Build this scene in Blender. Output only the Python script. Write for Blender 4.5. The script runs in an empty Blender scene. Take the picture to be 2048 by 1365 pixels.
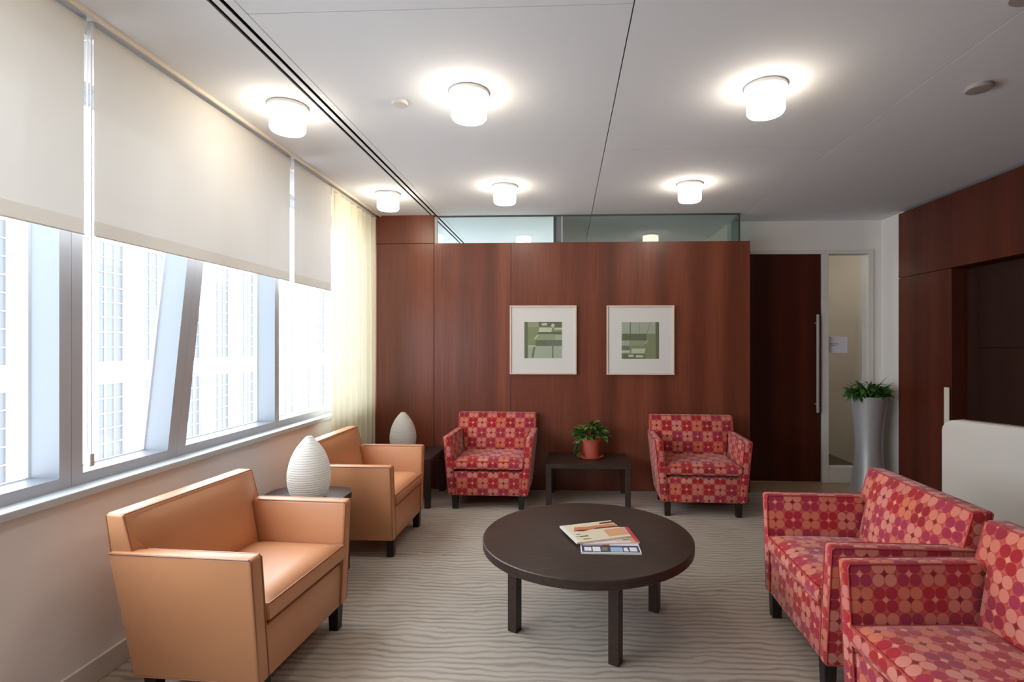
import bpy, bmesh, math, random
from mathutils import Vector, Matrix
random.seed(7)
S = bpy.context.scene
COL = S.collection

# ------------------------------------------------------------------ camera
F_PX, CX, CY, W_PX, H_PX = 1050.0, 1086.0, 690.0, 2048.0, 1365.0
cam_d = bpy.data.cameras.new('camera')
cam_d.sensor_width = 36.0
cam_d.sensor_fit = 'HORIZONTAL'
cam_d.lens = F_PX / W_PX * 36.0
cam_d.shift_x = -(CX - W_PX / 2) / W_PX
cam_d.shift_y = (CY - H_PX / 2) / W_PX
cam_d.clip_start = 0.05
cam = bpy.data.objects.new('camera', cam_d)
COL.objects.link(cam)
cam.location = (0, 0, 1.40)
cam.rotation_euler = (math.radians(90), 0, math.radians(2.4))
S.camera = cam

# ------------------------------------------------------------------ world: bright overcast sky
SKY = 7.6
LAMP_E = 13.5
w = bpy.data.worlds.new('overcast_sky')
S.world = w
w.use_nodes = True
bgn = w.node_tree.nodes['Background']
bgn.inputs[0].default_value = (0.86, 0.93, 1.0, 1)
bgn.inputs[1].default_value = SKY
S.view_settings.view_transform = 'Standard'
S.view_settings.look = 'None'
S.view_settings.gamma = 1.0
S.view_settings.use_curve_mapping = False
S.view_settings.exposure = 0.25


def portal(loc, sx, sy):
    l = bpy.data.lights.new('window_portal', 'AREA')
    l.shape = 'RECTANGLE'
    l.size, l.size_y = sx, sy
    l.cycles.is_portal = True
    o = bpy.data.objects.new('window_portal', l)
    COL.objects.link(o)
    o.location = loc
    o.rotation_euler = (0, math.radians(-90), 0)   # faces +X, into the room


portal((-2.17, 2.1, 1.66), 1.75, 5.9)
S.cycles.max_bounces = 8
S.cycles.diffuse_bounces = 4
S.cycles.glossy_bounces = 3
S.cycles.caustics_reflective = False


# ------------------------------------------------------------------ colour + materials
def srgb(r, g, b):
    def c(v):
        v /= 255.0
        return v / 12.92 if v <= 0.04045 else ((v + 0.055) / 1.055) ** 2.4
    return (c(r), c(g), c(b), 1.0)


class NT:
    def __init__(self, name):
        self.m = bpy.data.materials.new(name)
        self.m.use_nodes = True
        self.t = self.m.node_tree
        self.n = self.t.nodes
        self.p = self.n.get('Principled BSDF')
        self.out = self.n.get('Material Output')

    def new(self, kind, **kw):
        nd = self.n.new(kind)
        for k, v in kw.items():
            setattr(nd, k, v)
        return nd

    def link(self, a, b):
        self.t.links.new(a, b)

    def math(self, op, a, b=None, c=None):
        nd = self.n.new('ShaderNodeMath')
        nd.operation = op
        for i, v in enumerate((a, b, c)):
            if v is None:
                continue
            if isinstance(v, (int, float)):
                nd.inputs[i].default_value = v
            else:
                self.link(v, nd.inputs[i])
        return nd.outputs[0]

    def mix(self, fac, a, b, blend='MIX'):
        nd = self.n.new('ShaderNodeMix')
        nd.data_type = 'RGBA'
        nd.blend_type = blend
        for i, v in ((0, fac), (6, a), (7, b)):
            if isinstance(v, (int, float)):
                nd.inputs[i].default_value = v
            elif isinstance(v, tuple):
                nd.inputs[i].default_value = v
            else:
                self.link(v, nd.inputs[i])
        return nd.outputs[2]

    def coords(self, which='Object', scale=(1, 1, 1), loc=(0, 0, 0)):
        tc = self.n.new('ShaderNodeTexCoord')
        mp = self.n.new('ShaderNodeMapping')
        mp.inputs['Scale'].default_value = scale
        mp.inputs['Location'].default_value = loc
        self.link(tc.outputs[which], mp.inputs['Vector'])
        return mp.outputs[0]

    def noise(self, vec, scale, detail=3, rough=0.5):
        nd = self.n.new('ShaderNodeTexNoise')
        nd.inputs['Scale'].default_value = scale
        nd.inputs['Detail'].default_value = detail
        nd.inputs['Roughness'].default_value = rough
        self.link(vec, nd.inputs['Vector'])
        return nd.outputs[0]

    def ramp(self, fac, stops):
        nd = self.n.new('ShaderNodeValToRGB')
        el = nd.color_ramp.elements
        while len(el) < len(stops):
            el.new(0.5)
        for e, (p, c) in zip(el, stops):
            e.position = p
            e.color = c
        self.link(fac, nd.inputs[0])
        return nd.outputs[0]

    def bump(self, h, strength, dist=0.01):
        nd = self.n.new('ShaderNodeBump')
        nd.inputs['Strength'].default_value = strength
        nd.inputs['Distance'].default_value = dist
        self.link(h, nd.inputs['Height'])
        self.link(nd.outputs[0], self.p.inputs['Normal'])

    def base(self, c):
        if isinstance(c, tuple):
            self.p.inputs['Base Color'].default_value = c
        else:
            self.link(c, self.p.inputs['Base Color'])

    def set(self, rough=0.5, metal=0.0, spec=0.5, coat=0.0, sheen=0.0):
        self.p.inputs['Roughness'].default_value = rough
        self.p.inputs['Metallic'].default_value = metal
        self.p.inputs['Specular IOR Level'].default_value = spec
        self.p.inputs['Coat Weight'].default_value = coat
        self.p.inputs['Coat Roughness'].default_value = 0.2
        self.p.inputs['Sheen Weight'].default_value = sheen
        return self


M = {}


def plain(name, col, rough=0.5, metal=0.0, spec=0.5, var=0.04, vscale=6, bump=0.0, bscale=80):
    a = NT(name).set(rough, metal, spec)
    v = a.coords()
    n = a.noise(v, vscale, 3)
    dark = tuple(c * (1 - var) for c in col[:3]) + (1,)
    lite = tuple(min(1, c * (1 + var)) for c in col[:3]) + (1,)
    a.base(a.mix(n, dark, lite))
    if bump:
        a.bump(a.noise(v, bscale, 4), bump, 0.002)
    M[name] = a.m
    return a.m


plain('ceiling_paint', srgb(234, 237, 241), 0.9, var=0.01, spec=0.2)
plain('wall_paint', srgb(240, 236, 232), 0.85, var=0.015, spec=0.2)
plain('sill_wall_paint', srgb(246, 242, 242), 0.8, var=0.015, spec=0.25)
plain('white_trim', srgb(228, 224, 218), 0.45, var=0.01)
plain('cream_trim', srgb(230, 220, 204), 0.5, var=0.02)
plain('window_metal', srgb(184, 184, 190), 0.5, spec=0.4, var=0.02)
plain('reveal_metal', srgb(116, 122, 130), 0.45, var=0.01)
plain('sill_metal', srgb(196, 204, 208), 0.4, var=0.02)
plain('dark_gap', srgb(20, 18, 17), 0.8, var=0.0)
plain('steel', srgb(206, 202, 196), 0.35, 0.5, var=0.02)
plain('planter_silver', srgb(196, 196, 200), 0.36, 0.45, var=0.03)
plain('hard_floor', srgb(186, 160, 128), 0.35, var=0.05, vscale=3)
plain('corridor_carpet', srgb(110, 95, 80), 0.9, var=0.1, vscale=40)
plain('corridor_paint', srgb(238, 232, 222), 0.85, var=0.01)
plain('dark_metal', srgb(66, 74, 74), 0.4, var=0.02)
plain('facade_stone', srgb(226, 224, 220), 0.8, var=0.04, vscale=0.5)
plain('facade_pane', srgb(80, 82, 86), 0.3, var=0.1, vscale=0.6)
plain('street', srgb(196, 196, 196), 0.9)
plain('screen_white', srgb(196, 190, 182), 0.6, var=0.01)
plain('screen_edge', srgb(176, 164, 156), 0.5, var=0.02)
plain('terracotta', srgb(196, 98, 78), 0.75, var=0.08, vscale=20)
plain('soil', srgb(50, 36, 26), 0.95, var=0.3, vscale=60)
plain('bead_chain', srgb(240, 240, 242), 0.4, var=0.0)
plain('frame_wood_pale', srgb(228, 204, 184), 0.5, var=0.04, vscale=30)
plain('mat_board', srgb(248, 246, 242), 0.8, var=0.01)
plain('paper', srgb(236, 230, 214), 0.6, var=0.03)
plain('notice_paper', srgb(222, 220, 232), 0.7, var=0.02)
plain('notice_ink', srgb(150, 150, 165), 0.7, var=0.02)
plain('grey_plastic', srgb(170, 160, 156), 0.5, var=0.02)
plain('white_plastic', srgb(220, 218, 216), 0.4, var=0.02)
plain('leaf_dark', srgb(44, 84, 26), 0.45, var=0.35, vscale=15)
plain('leaf_mid', srgb(72, 120, 38), 0.45, var=0.35, vscale=15)
plain('leaf_yellow', srgb(156, 152, 66), 0.45, var=0.25, vscale=15)
plain('leaf_blue', srgb(96, 120, 84), 0.45, var=0.25, vscale=15)


def flat(name, rgb, rough=0.6):
    return plain(name, srgb(*rgb), rough, var=0.03, vscale=25)


# mahogany veneer, grain along local Z
def veneer(name, dark, mid, lite, rough, strip=5.5, spec=0.5):
    a = NT(name).set(rough, 0, spec)
    v = a.coords('Object', (1, 1, 0.035))
    fine = a.noise(v, 60, 5, 0.6)
    broad = a.noise(a.coords('Object', (1, 1, 0.02)), strip, 2, 0.4)
    f = a.math('ADD', a.math('MULTIPLY', fine, 0.35), a.math('MULTIPLY', broad, 0.65))
    a.base(a.ramp(f, [(0.34, dark), (0.5, mid), (0.66, lite)]))
    a.bump(fine, 0.04, 0.002)
    M[name] = a.m


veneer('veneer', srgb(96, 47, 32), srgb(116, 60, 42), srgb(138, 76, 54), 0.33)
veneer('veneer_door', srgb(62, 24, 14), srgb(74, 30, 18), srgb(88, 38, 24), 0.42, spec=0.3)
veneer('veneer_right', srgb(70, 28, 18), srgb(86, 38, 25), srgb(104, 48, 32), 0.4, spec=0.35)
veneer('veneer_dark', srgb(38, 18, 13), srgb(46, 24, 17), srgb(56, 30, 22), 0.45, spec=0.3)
# espresso table wood, grain along X
a = NT('espresso').set(0.4, 0, 0.5)
g = a.noise(a.coords('Object', (0.06, 1, 1)), 70, 5, 0.6)
a.base(a.ramp(g, [(0.3, srgb(42, 30, 25)), (0.7, srgb(64, 48, 40))]))
M['espresso'] = a.m
plain('leg_wood', srgb(34, 24, 20), 0.4, var=0.15, vscale=30)

# tan leather
for nm, c in (('leather', (206, 144, 100)), ('leather_piping', (162, 104, 66))):
    a = NT(nm).set(0.44, 0, 0.6, coat=0.3)
    a.p.inputs['Coat Roughness'].default_value = 0.35
    v = a.coords()
    n = a.noise(v, 5, 3)
    base = srgb(*c)
    a.base(a.mix(n, tuple(x * 0.93 for x in base[:3]) + (1,), tuple(x * 1.06 for x in base[:3]) + (1,)))
    a.bump(a.noise(v, 260, 3), 0.06, 0.002)
    M[nm] = a.m

# red dotted upholstery: discs in checkered clusters of four (UVs are in metres)
a = NT('dot_fabric').set(0.85, 0, 0.2, sheen=0.25)
uvn = a.new('ShaderNodeTexCoord')
wob = a.new('ShaderNodeVectorMath', operation='ADD')
sep = a.new('ShaderNodeSeparateXYZ')
a.link(uvn.outputs['UV'], sep.inputs[0])
D = 0.0445
u = a.math('DIVIDE', sep.outputs[0], D)
vv = a.math('DIVIDE', sep.outputs[1], D)
fu = a.math('SUBTRACT', a.math('FRACT', u), 0.5)
fv = a.math('SUBTRACT', a.math('FRACT', vv), 0.5)
dist = a.math('SQRT', a.math('ADD', a.math('MULTIPLY', fu, fu), a.math('MULTIPLY', fv, fv)))
disc = a.math('LESS_THAN', dist, 0.485)
cu = a.math('FLOOR', a.math('DIVIDE', u, 2.0))
cv = a.math('FLOOR', a.math('DIVIDE', vv, 2.0))
chk = a.math('GREATER_THAN', a.math('FRACT', a.math('MULTIPLY', a.math('ADD', cu, cv), 0.5)), 0.25)
cell = a.new('ShaderNodeCombineXYZ')
a.link(cu, cell.inputs[0])
a.link(cv, cell.inputs[1])
wn = a.new('ShaderNodeTexWhiteNoise', noise_dimensions='3D')
a.link(cell.outputs[0], wn.inputs['Vector'])
rnd = wn.outputs['Value']
reds = a.ramp(rnd, [(0.0, srgb(156, 20, 30)), (0.4, srgb(172, 26, 46)), (0.75, srgb(156, 44, 76)), (1.0, srgb(142, 20, 36))])
pinks = a.ramp(rnd, [(0.0, srgb(216, 128, 106)), (0.4, srgb(210, 138, 126)), (0.7, srgb(208, 114, 84)), (1.0, srgb(204, 124, 112))])
dots = a.mix(chk, reds, pinks)
ground = a.mix(chk, srgb(194, 88, 78), srgb(178, 70, 62))
# small dot where four discs meet inside a cluster
hu = a.math('SUBTRACT', a.math('FRACT', a.math('DIVIDE', u, 2.0)), 0.5)
hv = a.math('SUBTRACT', a.math('FRACT', a.math('DIVIDE', vv, 2.0)), 0.5)
hd = a.math('ADD', a.math('ABSOLUTE', hu), a.math('ABSOLUTE', hv))
star = a.math('LESS_THAN', hd, 0.13)
ground = a.mix(star, ground, a.mix(chk, srgb(228, 150, 120), srgb(120, 24, 30)))
colr = a.mix(disc, ground, dots)
wv = a.noise(a.coords('UV', (1, 1, 1)), 700, 2)
a.base(a.mix(a.math('MULTIPLY', wv, 0.3), colr, srgb(150, 62, 44)))
a.bump(wv, 0.2, 0.001)
M['dot_fabric'] = a.m
plain('fabric_piping', srgb(172, 60, 56), 0.85, var=0.2, vscale=60)

# rippled carpet
a = NT('carpet').set(0.95, 0, 0.1)
v = a.coords('Object', (1, 1, 1))
sp = a.new('ShaderNodeSeparateXYZ')
a.link(v, sp.inputs[0])
warp = a.noise(a.coords('Object', (1.5, 2.6, 1)), 1.6, 3, 0.55)
warp2 = a.noise(a.coords('Object', (6, 14, 1)), 1.0, 2, 0.5)
ph = a.math('ADD', a.math('DIVIDE', sp.outputs[1], 0.040), a.math('ADD', a.math('MULTIPLY', warp, 3.0), a.math('MULTIPLY', warp2, 0.7)))
wave = a.math('ADD', a.math('MULTIPLY', a.math('SINE', a.math('MULTIPLY', ph, 6.2832)), 0.5), 0.5)
pile = a.noise(v, 380, 2)
amp = a.noise(a.coords('Object', (2.2, 5, 1)), 1.3, 2)
ln = a.math('MULTIPLY', a.math('POWER', wave, 2.2), a.math('ADD', 0.05, amp))
c1 = a.mix(a.math('MULTIPLY', pile, 0.5), srgb(190, 179, 166), srgb(166, 156, 144))
a.base(a.mix(a.math('MINIMUM', ln, 1.0), c1, srgb(124, 116, 108)))
a.bump(a.math('ADD', a.math('MULTIPLY', ln, -1.0), a.math('MULTIPLY', pile, 0.4)), 0.5, 0.006)
M['carpet'] = a.m


# thin clear glass
def glass(name, tint, gloss_rough=0.0, f0=0.04):
    a = NT(name)
    a.n.remove(a.p)
    tr = a.new('ShaderNodeBsdfTransparent')
    tr.inputs[0].default_value = tint
    gl = a.new('ShaderNodeBsdfGlossy')
    gl.inputs['Roughness'].default_value = gloss_rough
    ge = a.new('ShaderNodeNewGeometry')
    dp = a.new('ShaderNodeVectorMath', operation='DOT_PRODUCT')
    a.link(ge.outputs['Incoming'], dp.inputs[0])
    a.link(ge.outputs['Normal'], dp.inputs[1])
    c = a.math('SUBTRACT', 1.0, a.math('ABSOLUTE', dp.outputs['Value']))
    fr = a.math('ADD', f0, a.math('MULTIPLY', a.math('POWER', c, 5.0), 1.0 - f0))   # Schlick, same from both sides
    mx = a.new('ShaderNodeMixShader')
    a.link(fr, mx.inputs[0])
    a.link(tr.outputs[0], mx.inputs[1])
    a.link(gl.outputs[0], mx.inputs[2])
    a.link(mx.outputs[0], a.out.inputs[0])
    M[name] = a.m


glass('window_glass', (0.97, 0.985, 1.0, 1))
glass('clerestory_glass', (0.86, 0.93, 0.93, 1))
glass('picture_glass', (0.99, 0.99, 0.99, 1))


# translucent cloth
def cloth(name, col, transl, openness, vscale):
    a = NT(name)
    a.n.remove(a.p)
    d = a.new('ShaderNodeBsdfDiffuse')
    t = a.new('ShaderNodeBsdfTranslucent')
    tp = a.new('ShaderNodeBsdfTransparent')
    n = a.noise(a.coords('Object', (1, 1, 0.05)), vscale, 3)
    c = a.mix(n, tuple(x * 0.97 for x in col[:3]) + (1,), col)
    a.link(c, d.inputs[0])
    a.link(c, t.inputs[0])
    m1 = a.new('ShaderNodeMixShader')
    m1.inputs[0].default_value = transl
    a.link(d.outputs[0], m1.inputs[1])
    a.link(t.outputs[0], m1.inputs[2])
    m2 = a.new('ShaderNodeMixShader')
    m2.inputs[0].default_value = openness
    a.link(m1.outputs[0], m2.inputs[1])
    a.link(tp.outputs[0], m2.inputs[2])
    a.link(m2.outputs[0], a.out.inputs[0])
    M[name] = a.m


cloth('shade_cloth', srgb(228, 226, 220), 0.092, 0.006, 12)
cloth('shade_hem', srgb(220, 214, 204), 0.09, 0.0, 12)
cloth('sheer_curtain', srgb(240, 234, 208), 0.22, 0.03, 20)
cloth('lamp_paper', srgb(246, 244, 238), 0.3, 0.0, 40)

# lit opal glass of the ceiling lamps
a = NT('lit_opal')
a.base(srgb(250, 246, 238))
a.p.inputs['Emission Color'].default_value = (1.0, 0.87, 0.70, 1)
a.p.inputs['Emission Strength'].default_value = LAMP_E
M['lit_opal'] = a.m


# ------------------------------------------------------------------ mesh helpers
def box_uv(me):
    uv = me.uv_layers.new(name='UVMap')
    for p in me.polygons:
        n = p.normal
        ax = max(range(3), key=lambda i: abs(n[i]))
        for li in p.loop_indices:
            c = me.vertices[me.loops[li].vertex_index].co
            if ax == 0:
                uv.data[li].uv = (c.y, c.z)
            elif ax == 1:
                uv.data[li].uv = (c.x, c.z)
            else:
                uv.data[li].uv = (c.x, c.y)


def obj(name, bm, mat, parent=None, smooth=False, uv=False, angle=35):
    me = bpy.data.meshes.new(name)
    bmesh.ops.recalc_face_normals(bm, faces=bm.faces[:])
    bm.to_mesh(me)
    bm.free()
    for mm in (mat if isinstance(mat, (list, tuple)) else [mat]):
        me.materials.append(M[mm])
    if uv:
        box_uv(me)
    if smooth:
        me.polygons.foreach_set('use_smooth', [True] * len(me.polygons))
        me.set_sharp_from_angle(angle=math.radians(angle))
    o = bpy.data.objects.new(name, me)
    COL.objects.link(o)
    o.parent = parent
    return o


def tag(o, label, cat=None, group=None, kind=None):
    o['label'] = label
    if cat:
        o['category'] = cat
    if group:
        o['group'] = group
    if kind:
        o['kind'] = kind
    return o


def thing(name, label, cat, loc=(0, 0, 0), rz=0.0, group=None, kind=None):
    o = bpy.data.objects.new(name, None)
    o.empty_display_size = 0.1
    COL.objects.link(o)
    o.location = loc
    o.rotation_euler = (0, 0, math.radians(rz))
    return tag(o, label, cat, group, kind)


def copy_tree(o, parent=None):
    c = o.copy()
    COL.objects.link(c)
    c.parent = parent
    for ch in list(o.children):
        copy_tree(ch, c)
    return c


HEXF = ((0, 1, 3, 2), (4, 6, 7, 5), (0, 4, 5, 1), (2, 3, 7, 6), (0, 2, 6, 4), (1, 5, 7, 3))


def hexa(bm, pts, bev=0.0, seg=2):
    """pts indexed by bits: x(1) y(2) z(4)"""
    vs = [bm.verts.new(p) for p in pts]
    fs = [bm.faces.new([vs[i] for i in f]) for f in HEXF]
    if bev:
        es = {e for f in fs for e in f.edges}
        bmesh.ops.recalc_face_normals(bm, faces=fs)
        bmesh.ops.bevel(bm, geom=list(es), offset=bev, segments=seg, profile=0.5, affect='EDGES', clamp_overlap=True)
    return bm


def box(bm, x0, x1, y0, y1, z0, z1, bev=0.0, seg=2):
    return hexa(bm, [(x, y, z) for z in (z0, z1) for y in (y0, y1) for x in (x0, x1)], bev, seg)


def boxes(*bs, bev=0.0):
    bm = bmesh.new()
    for b in bs:
        box(bm, *b, bev=bev)
    return bm


def prism(bm, outline, yf, yr, bev=0.0, seg=2):
    """outline of (x, z); front and rear y as functions of z"""
    a_ = [bm.verts.new((x, yf(z), z)) for x, z in outline]
    b_ = [bm.verts.new((x, yr(z), z)) for x, z in outline]
    n = len(outline)
    fs = [bm.faces.new(a_), bm.faces.new(b_[::-1])]
    for i in range(n):
        fs.append(bm.faces.new((a_[i], b_[i], b_[(i + 1) % n], a_[(i + 1) % n])))
    bmesh.ops.recalc_face_normals(bm, faces=fs)
    if bev:
        es = list({e for f in fs for e in f.edges})
        bmesh.ops.bevel(bm, geom=es, offset=bev, segments=seg, profile=0.5, affect='EDGES', clamp_overlap=True)
    return bm


def lathe(bm, prof, seg=32, cap=True, c=(0, 0)):
    rings = []
    for r, z in prof:
        rings.append([bm.verts.new((c[0] + r * math.cos(2 * math.pi * i / seg), c[1] + r * math.sin(2 * math.pi * i / seg), z)) for i in range(seg)])
    for a_, b_ in zip(rings, rings[1:]):
        for i in range(seg):
            bm.faces.new((a_[i], a_[(i + 1) % seg], b_[(i + 1) % seg], b_[i]))
    if cap:
        bm.faces.new(rings[0][::-1])
        bm.faces.new(rings[-1])
    return bm


def tube(bm, pts, r, seg=6, closed=False):
    pts = [Vector(p) for p in pts]
    n = len(pts)
    rings = []
    for i, p in enumerate(pts):
        if closed:
            t = pts[(i + 1) % n] - pts[i - 1]
        else:
            t = pts[min(i + 1, n - 1)] - pts[max(i - 1, 0)]
        t.normalize()
        ref = Vector((0, 0, 1)) if abs(t.z) < 0.9 else Vector((1, 0, 0))
        s = t.cross(ref).normalized()
        q = s.cross(t).normalized()
        rings.append([bm.verts.new(p + s * (r * math.cos(2 * math.pi * k / seg)) + q * (r * math.sin(2 * math.pi * k / seg))) for k in range(seg)])
    pairs = list(zip(rings, rings[1:])) + ([(rings[-1], rings[0])] if closed else [])
    for a_, b_ in pairs:
        for k in range(seg):
            bm.faces.new((a_[k], a_[(k + 1) % seg], b_[(k + 1) % seg], b_[k]))
    if not closed:
        bm.faces.new(rings[0][::-1])
        bm.faces.new(rings[-1])
    return bm


def struct(name, bm, mat, label, cat, parent=None, smooth=False):
    o = obj(name, bm, mat, parent, smooth)
    tag(o, label, cat, None, 'structure')
    return o


def part_box(name, mat, parent, *b, bev=0.0):
    return obj(name, boxes(b, bev=bev), mat, parent)


# ------------------------------------------------------------------ the setting
ZC = 2.66
YB = 5.05          # face of the wooden wall
struct('floor', boxes((-2.15, 3.6, -4.2, 9.2, -0.2, -0.012)), 'hard_floor', 'tan hard floor in front of the dark door', 'floor')
struct('carpet', boxes((-1.95, 2.35, -4.0, 5.06, -0.012, 0.0)), 'carpet', 'beige carpet with wavy ripple lines', 'carpet')
struct('floor_aisle', boxes((2.35, 3.37, -4.0, 9.0, -0.012, 0.0), (1.75, 2.35, 5.06, 5.46, -0.012, 0.0)), 'hard_floor', 'smooth tan floor strip before the tall dark door', 'floor')

ceil = struct('ceiling', boxes((-2.2, 3.6, -4.2, 9.2, ZC + 0.07, ZC + 0.2)), 'ceiling_paint', 'white panelled ceiling with round lamps', 'ceiling')
G = 0.003
xs = [(-1.79, -1.316), (-1.206, 0.255 - G), (0.255 + G, 1.722 - G), (1.722 + G, 3.4)]
ys = {0: [-4, 9.0], 1: [-4, 1.95, 9.0], 2: [-4, 3.42, 9.0], 3: [-4, 3.42, 9.0]}
for i, (x0, x1) in enumerate(xs):
    yy = ys[i]
    for y0, y1 in zip(yy, yy[1:]):
        g2 = G if i != 1 else 0.0015
        part_box('ceiling_panel', 'ceiling_paint', ceil, x0, x1, y0 + g2, y1 - g2, ZC, ZC + 0.016)
part_box('ceiling_panel', 'ceiling_paint', ceil, -2.15, -1.80, -4, 9, ZC + 0.002, ZC + 0.016)

t = thing('linear_diffuser', 'twin-slot linear air diffuser running along the ceiling beside the windows', 'air vent', (-1.26, 0, ZC))
obj('trough', boxes((-0.056, 0.054, -4, 9, 0.055, 0.069), (-0.062, -0.050, -4, 9, 0.0165, 0.055), (0.048, 0.060, -4, 9, 0.0165, 0.055)), 'dark_gap', t)
part_box('blade', 'ceiling_paint', t, -0.030, -0.004, -4, 9, 0.0, 0.004)
part_box('blade', 'ceiling_paint', t, 0.015, 0.050, -4, 9, 0.0, 0.004)
part_box('rim', 'ceiling_paint', t, -0.056, -0.049, -4, 9, 0.0, 0.004)

# left wall below and above the windows
struct('wall_left', boxes((-2.12, -1.95, -4.0, 9.0, 0.0, 0.79), (-2.12, -1.98, -4.0, 9.0, 2.50, ZC + 0.07), (-2.12, -1.95, -4.0, -0.76, 0.79, 2.50)), 'sill_wall_paint', 'pale wall below the window sill', 'wall')
struct('baseboard_left', boxes((-1.95, -1.936, -4.0, YB, 0.0, 0.10), bev=0.003), 'white_trim', 'white baseboard under the windows', 'baseboard')
struct('trim_1', boxes((-2.14, -1.915, -4.0, YB - 0.02, 0.79, 0.822), bev=0.004), 'sill_metal', 'long pale metal window sill', 'window sill')
struct('trim_2', boxes((-1.800, -1.788, -4.0, YB - 0.005, ZC - 0.018, ZC + 0.01), bev=0.002), 'cream_trim', 'thin cream header strip along ceiling edge above shades', 'trim')

SL = lambda z: 2.625 + 0.1417 * (z - 0.86)
win = [('window_1', lambda z: 0.60, lambda z: 2.046, 0.05, 0.050, 'first wide window pane left of the double mullion'),
       ('window_2', lambda z: 2.048, lambda z: SL(z) - 0.0005, 0.05, 0.062, 'window between the double mullion and slanted post'),
       ('window_3', lambda z: SL(z) + 0.0005, lambda z: 3.567, 0.062, 0.026, 'window right of the slanted post'),
       ('window_4', lambda z: 3.569, lambda z: 4.98, 0.026, 0.04, 'window beside the sheer curtain'),
       ('window_5', lambda z: -0.76, lambda z: 0.598, 0.05, 0.05, 'window nearest the camera, left of the picture edge'),
       ('window_6', lambda z: 5.25, lambda z: 8.8, 0.05, 0.05, 'window of the glazed room behind the wooden wall')]
for nm, ya, yb, ja, jb, lab in win:
    zb, zt = 0.822, 2.51
    zi, zj = 0.868, 2.465
    bm = bmesh.new()
    XI, XO = -2.0, -2.14
    def q(y, z, x):
        return bm.verts.new((x, y, z))
    outer = [(ya(zb), zb), (yb(zb), zb), (yb(zt), zt), (ya(zt), zt)]
    inner = [(ya(zi) + ja, zi), (yb(zi) - jb, zi), (yb(zj) - jb, zj), (ya(zj) + ja, zj)]
    O = [[q(y, z, x) for y, z in outer] for x in (XI, XO)]
    I = [[q(y, z, x) for y, z in inner] for x in (XI, XO)]
    for k in range(4):
        l = (k + 1) % 4
        bm.faces.new((O[0][k], O[0][l], I[0][l], I[0][k]))
        bm.faces.new((O[1][k], I[1][k], I[1][l], O[1][l]))
        bm.faces.new((O[0][k], O[1][k], O[1][l], O[0][l]))
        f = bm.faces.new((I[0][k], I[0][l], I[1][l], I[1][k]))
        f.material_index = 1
    o = struct(nm, bm, ['window_metal', 'reveal_metal'], lab, 'window')
    bm = bmesh.new()
    for x in (-2.128,):
        bm.faces.new([bm.verts.new((x, y, z)) for y, z in inner])
    obj('pane', bm, 'window_glass', o)
    # thin glazing bead around the pane
    bm = bmesh.new()
    pts = [(-2.122, y, z) for y, z in inner]
    for k in range(4):
        tube(bm, [pts[k], pts[(k + 1) % 4]], 0.006, 4)
    obj('glazing_bead', bm, 'window_metal', o)

# enclosing walls that the photo does not show, behind the camera
struct('wall_front', boxes((-2.12, 3.6, -4.15, -4.0, 0.0, ZC + 0.07)), 'wall_paint', 'white wall behind the camera', 'wall')

# wooden back wall and glazed clerestory
wb = struct('wall_back', boxes((-2.12, 1.745, YB + 0.02, YB + 0.10, 0.0, 2.375)), 'veneer_dark', 'mahogany veneer panel wall behind the armchairs', 'wall')
part_box('panel', 'veneer', wb, -1.95, -1.2735, YB, YB + 0.02, 0.0, 2.382, bev=0.002)
part_box('panel', 'veneer', wb, -1.95, -1.2735, YB, YB + 0.02, 2.386, ZC + 0.01, bev=0.002)
part_box('panel', 'veneer', wb, -1.2695, -0.5225, YB, YB + 0.02, 0.0, 2.386, bev=0.002)
part_box('panel', 'veneer', wb, -0.5195, 1.751, YB, YB + 0.02, 0.0, 2.386, bev=0.002)
part_box('end_panel', 'veneer', wb, 1.735, 1.751, YB + 0.02, 5.449, 0.0, 2.386)
part_box('top_cap', 'veneer', wb, -1.27, 1.735, YB + 0.02, YB + 0.10, 2.375, 2.386)
part_box('column_fill', 'veneer_dark', wb, -2.12, -1.275, YB + 0.02, YB + 0.10, 2.375, ZC + 0.07)

t = thing('window_7', 'strip of clear glass above the wooden wall', 'window', (0, YB + 0.05, 2.386), kind='structure')
part_box('pane', 'clerestory_glass', t, -1.25, -0.112, -0.005, 0.005, 0, 0.262)
part_box('pane', 'clerestory_glass', t, -0.022, 1.667, -0.005, 0.005, 0, 0.262)
part_box('pane', 'clerestory_glass', t, 1.657, 1.667, 0.008, 0.345, 0, 0.262)
part_box('mullion', 'dark_metal', t, -0.112, -0.094, -0.012, 0.04, 0, 0.262)
part_box('mullion', 'reveal_metal', t, -0.094, -0.036, 0.0, 0.012, 0, 0.262)
part_box('mullion', 'window_metal', t, -0.036, -0.022, -0.012, 0.04, 0, 0.262)
part_box('edge_post', 'white_trim', t, -1.272, -1.25, -0.03, 0.02, 0, 0.262)
part_box('top_channel', 'dark_metal', t, -1.25, 1.672, -0.012, 0.012, 0.262, 0.274)
part_box('corner_bead', 'dark_metal', t, 1.660, 1.672, -0.012, 0.006, 0, 0.262)

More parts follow.
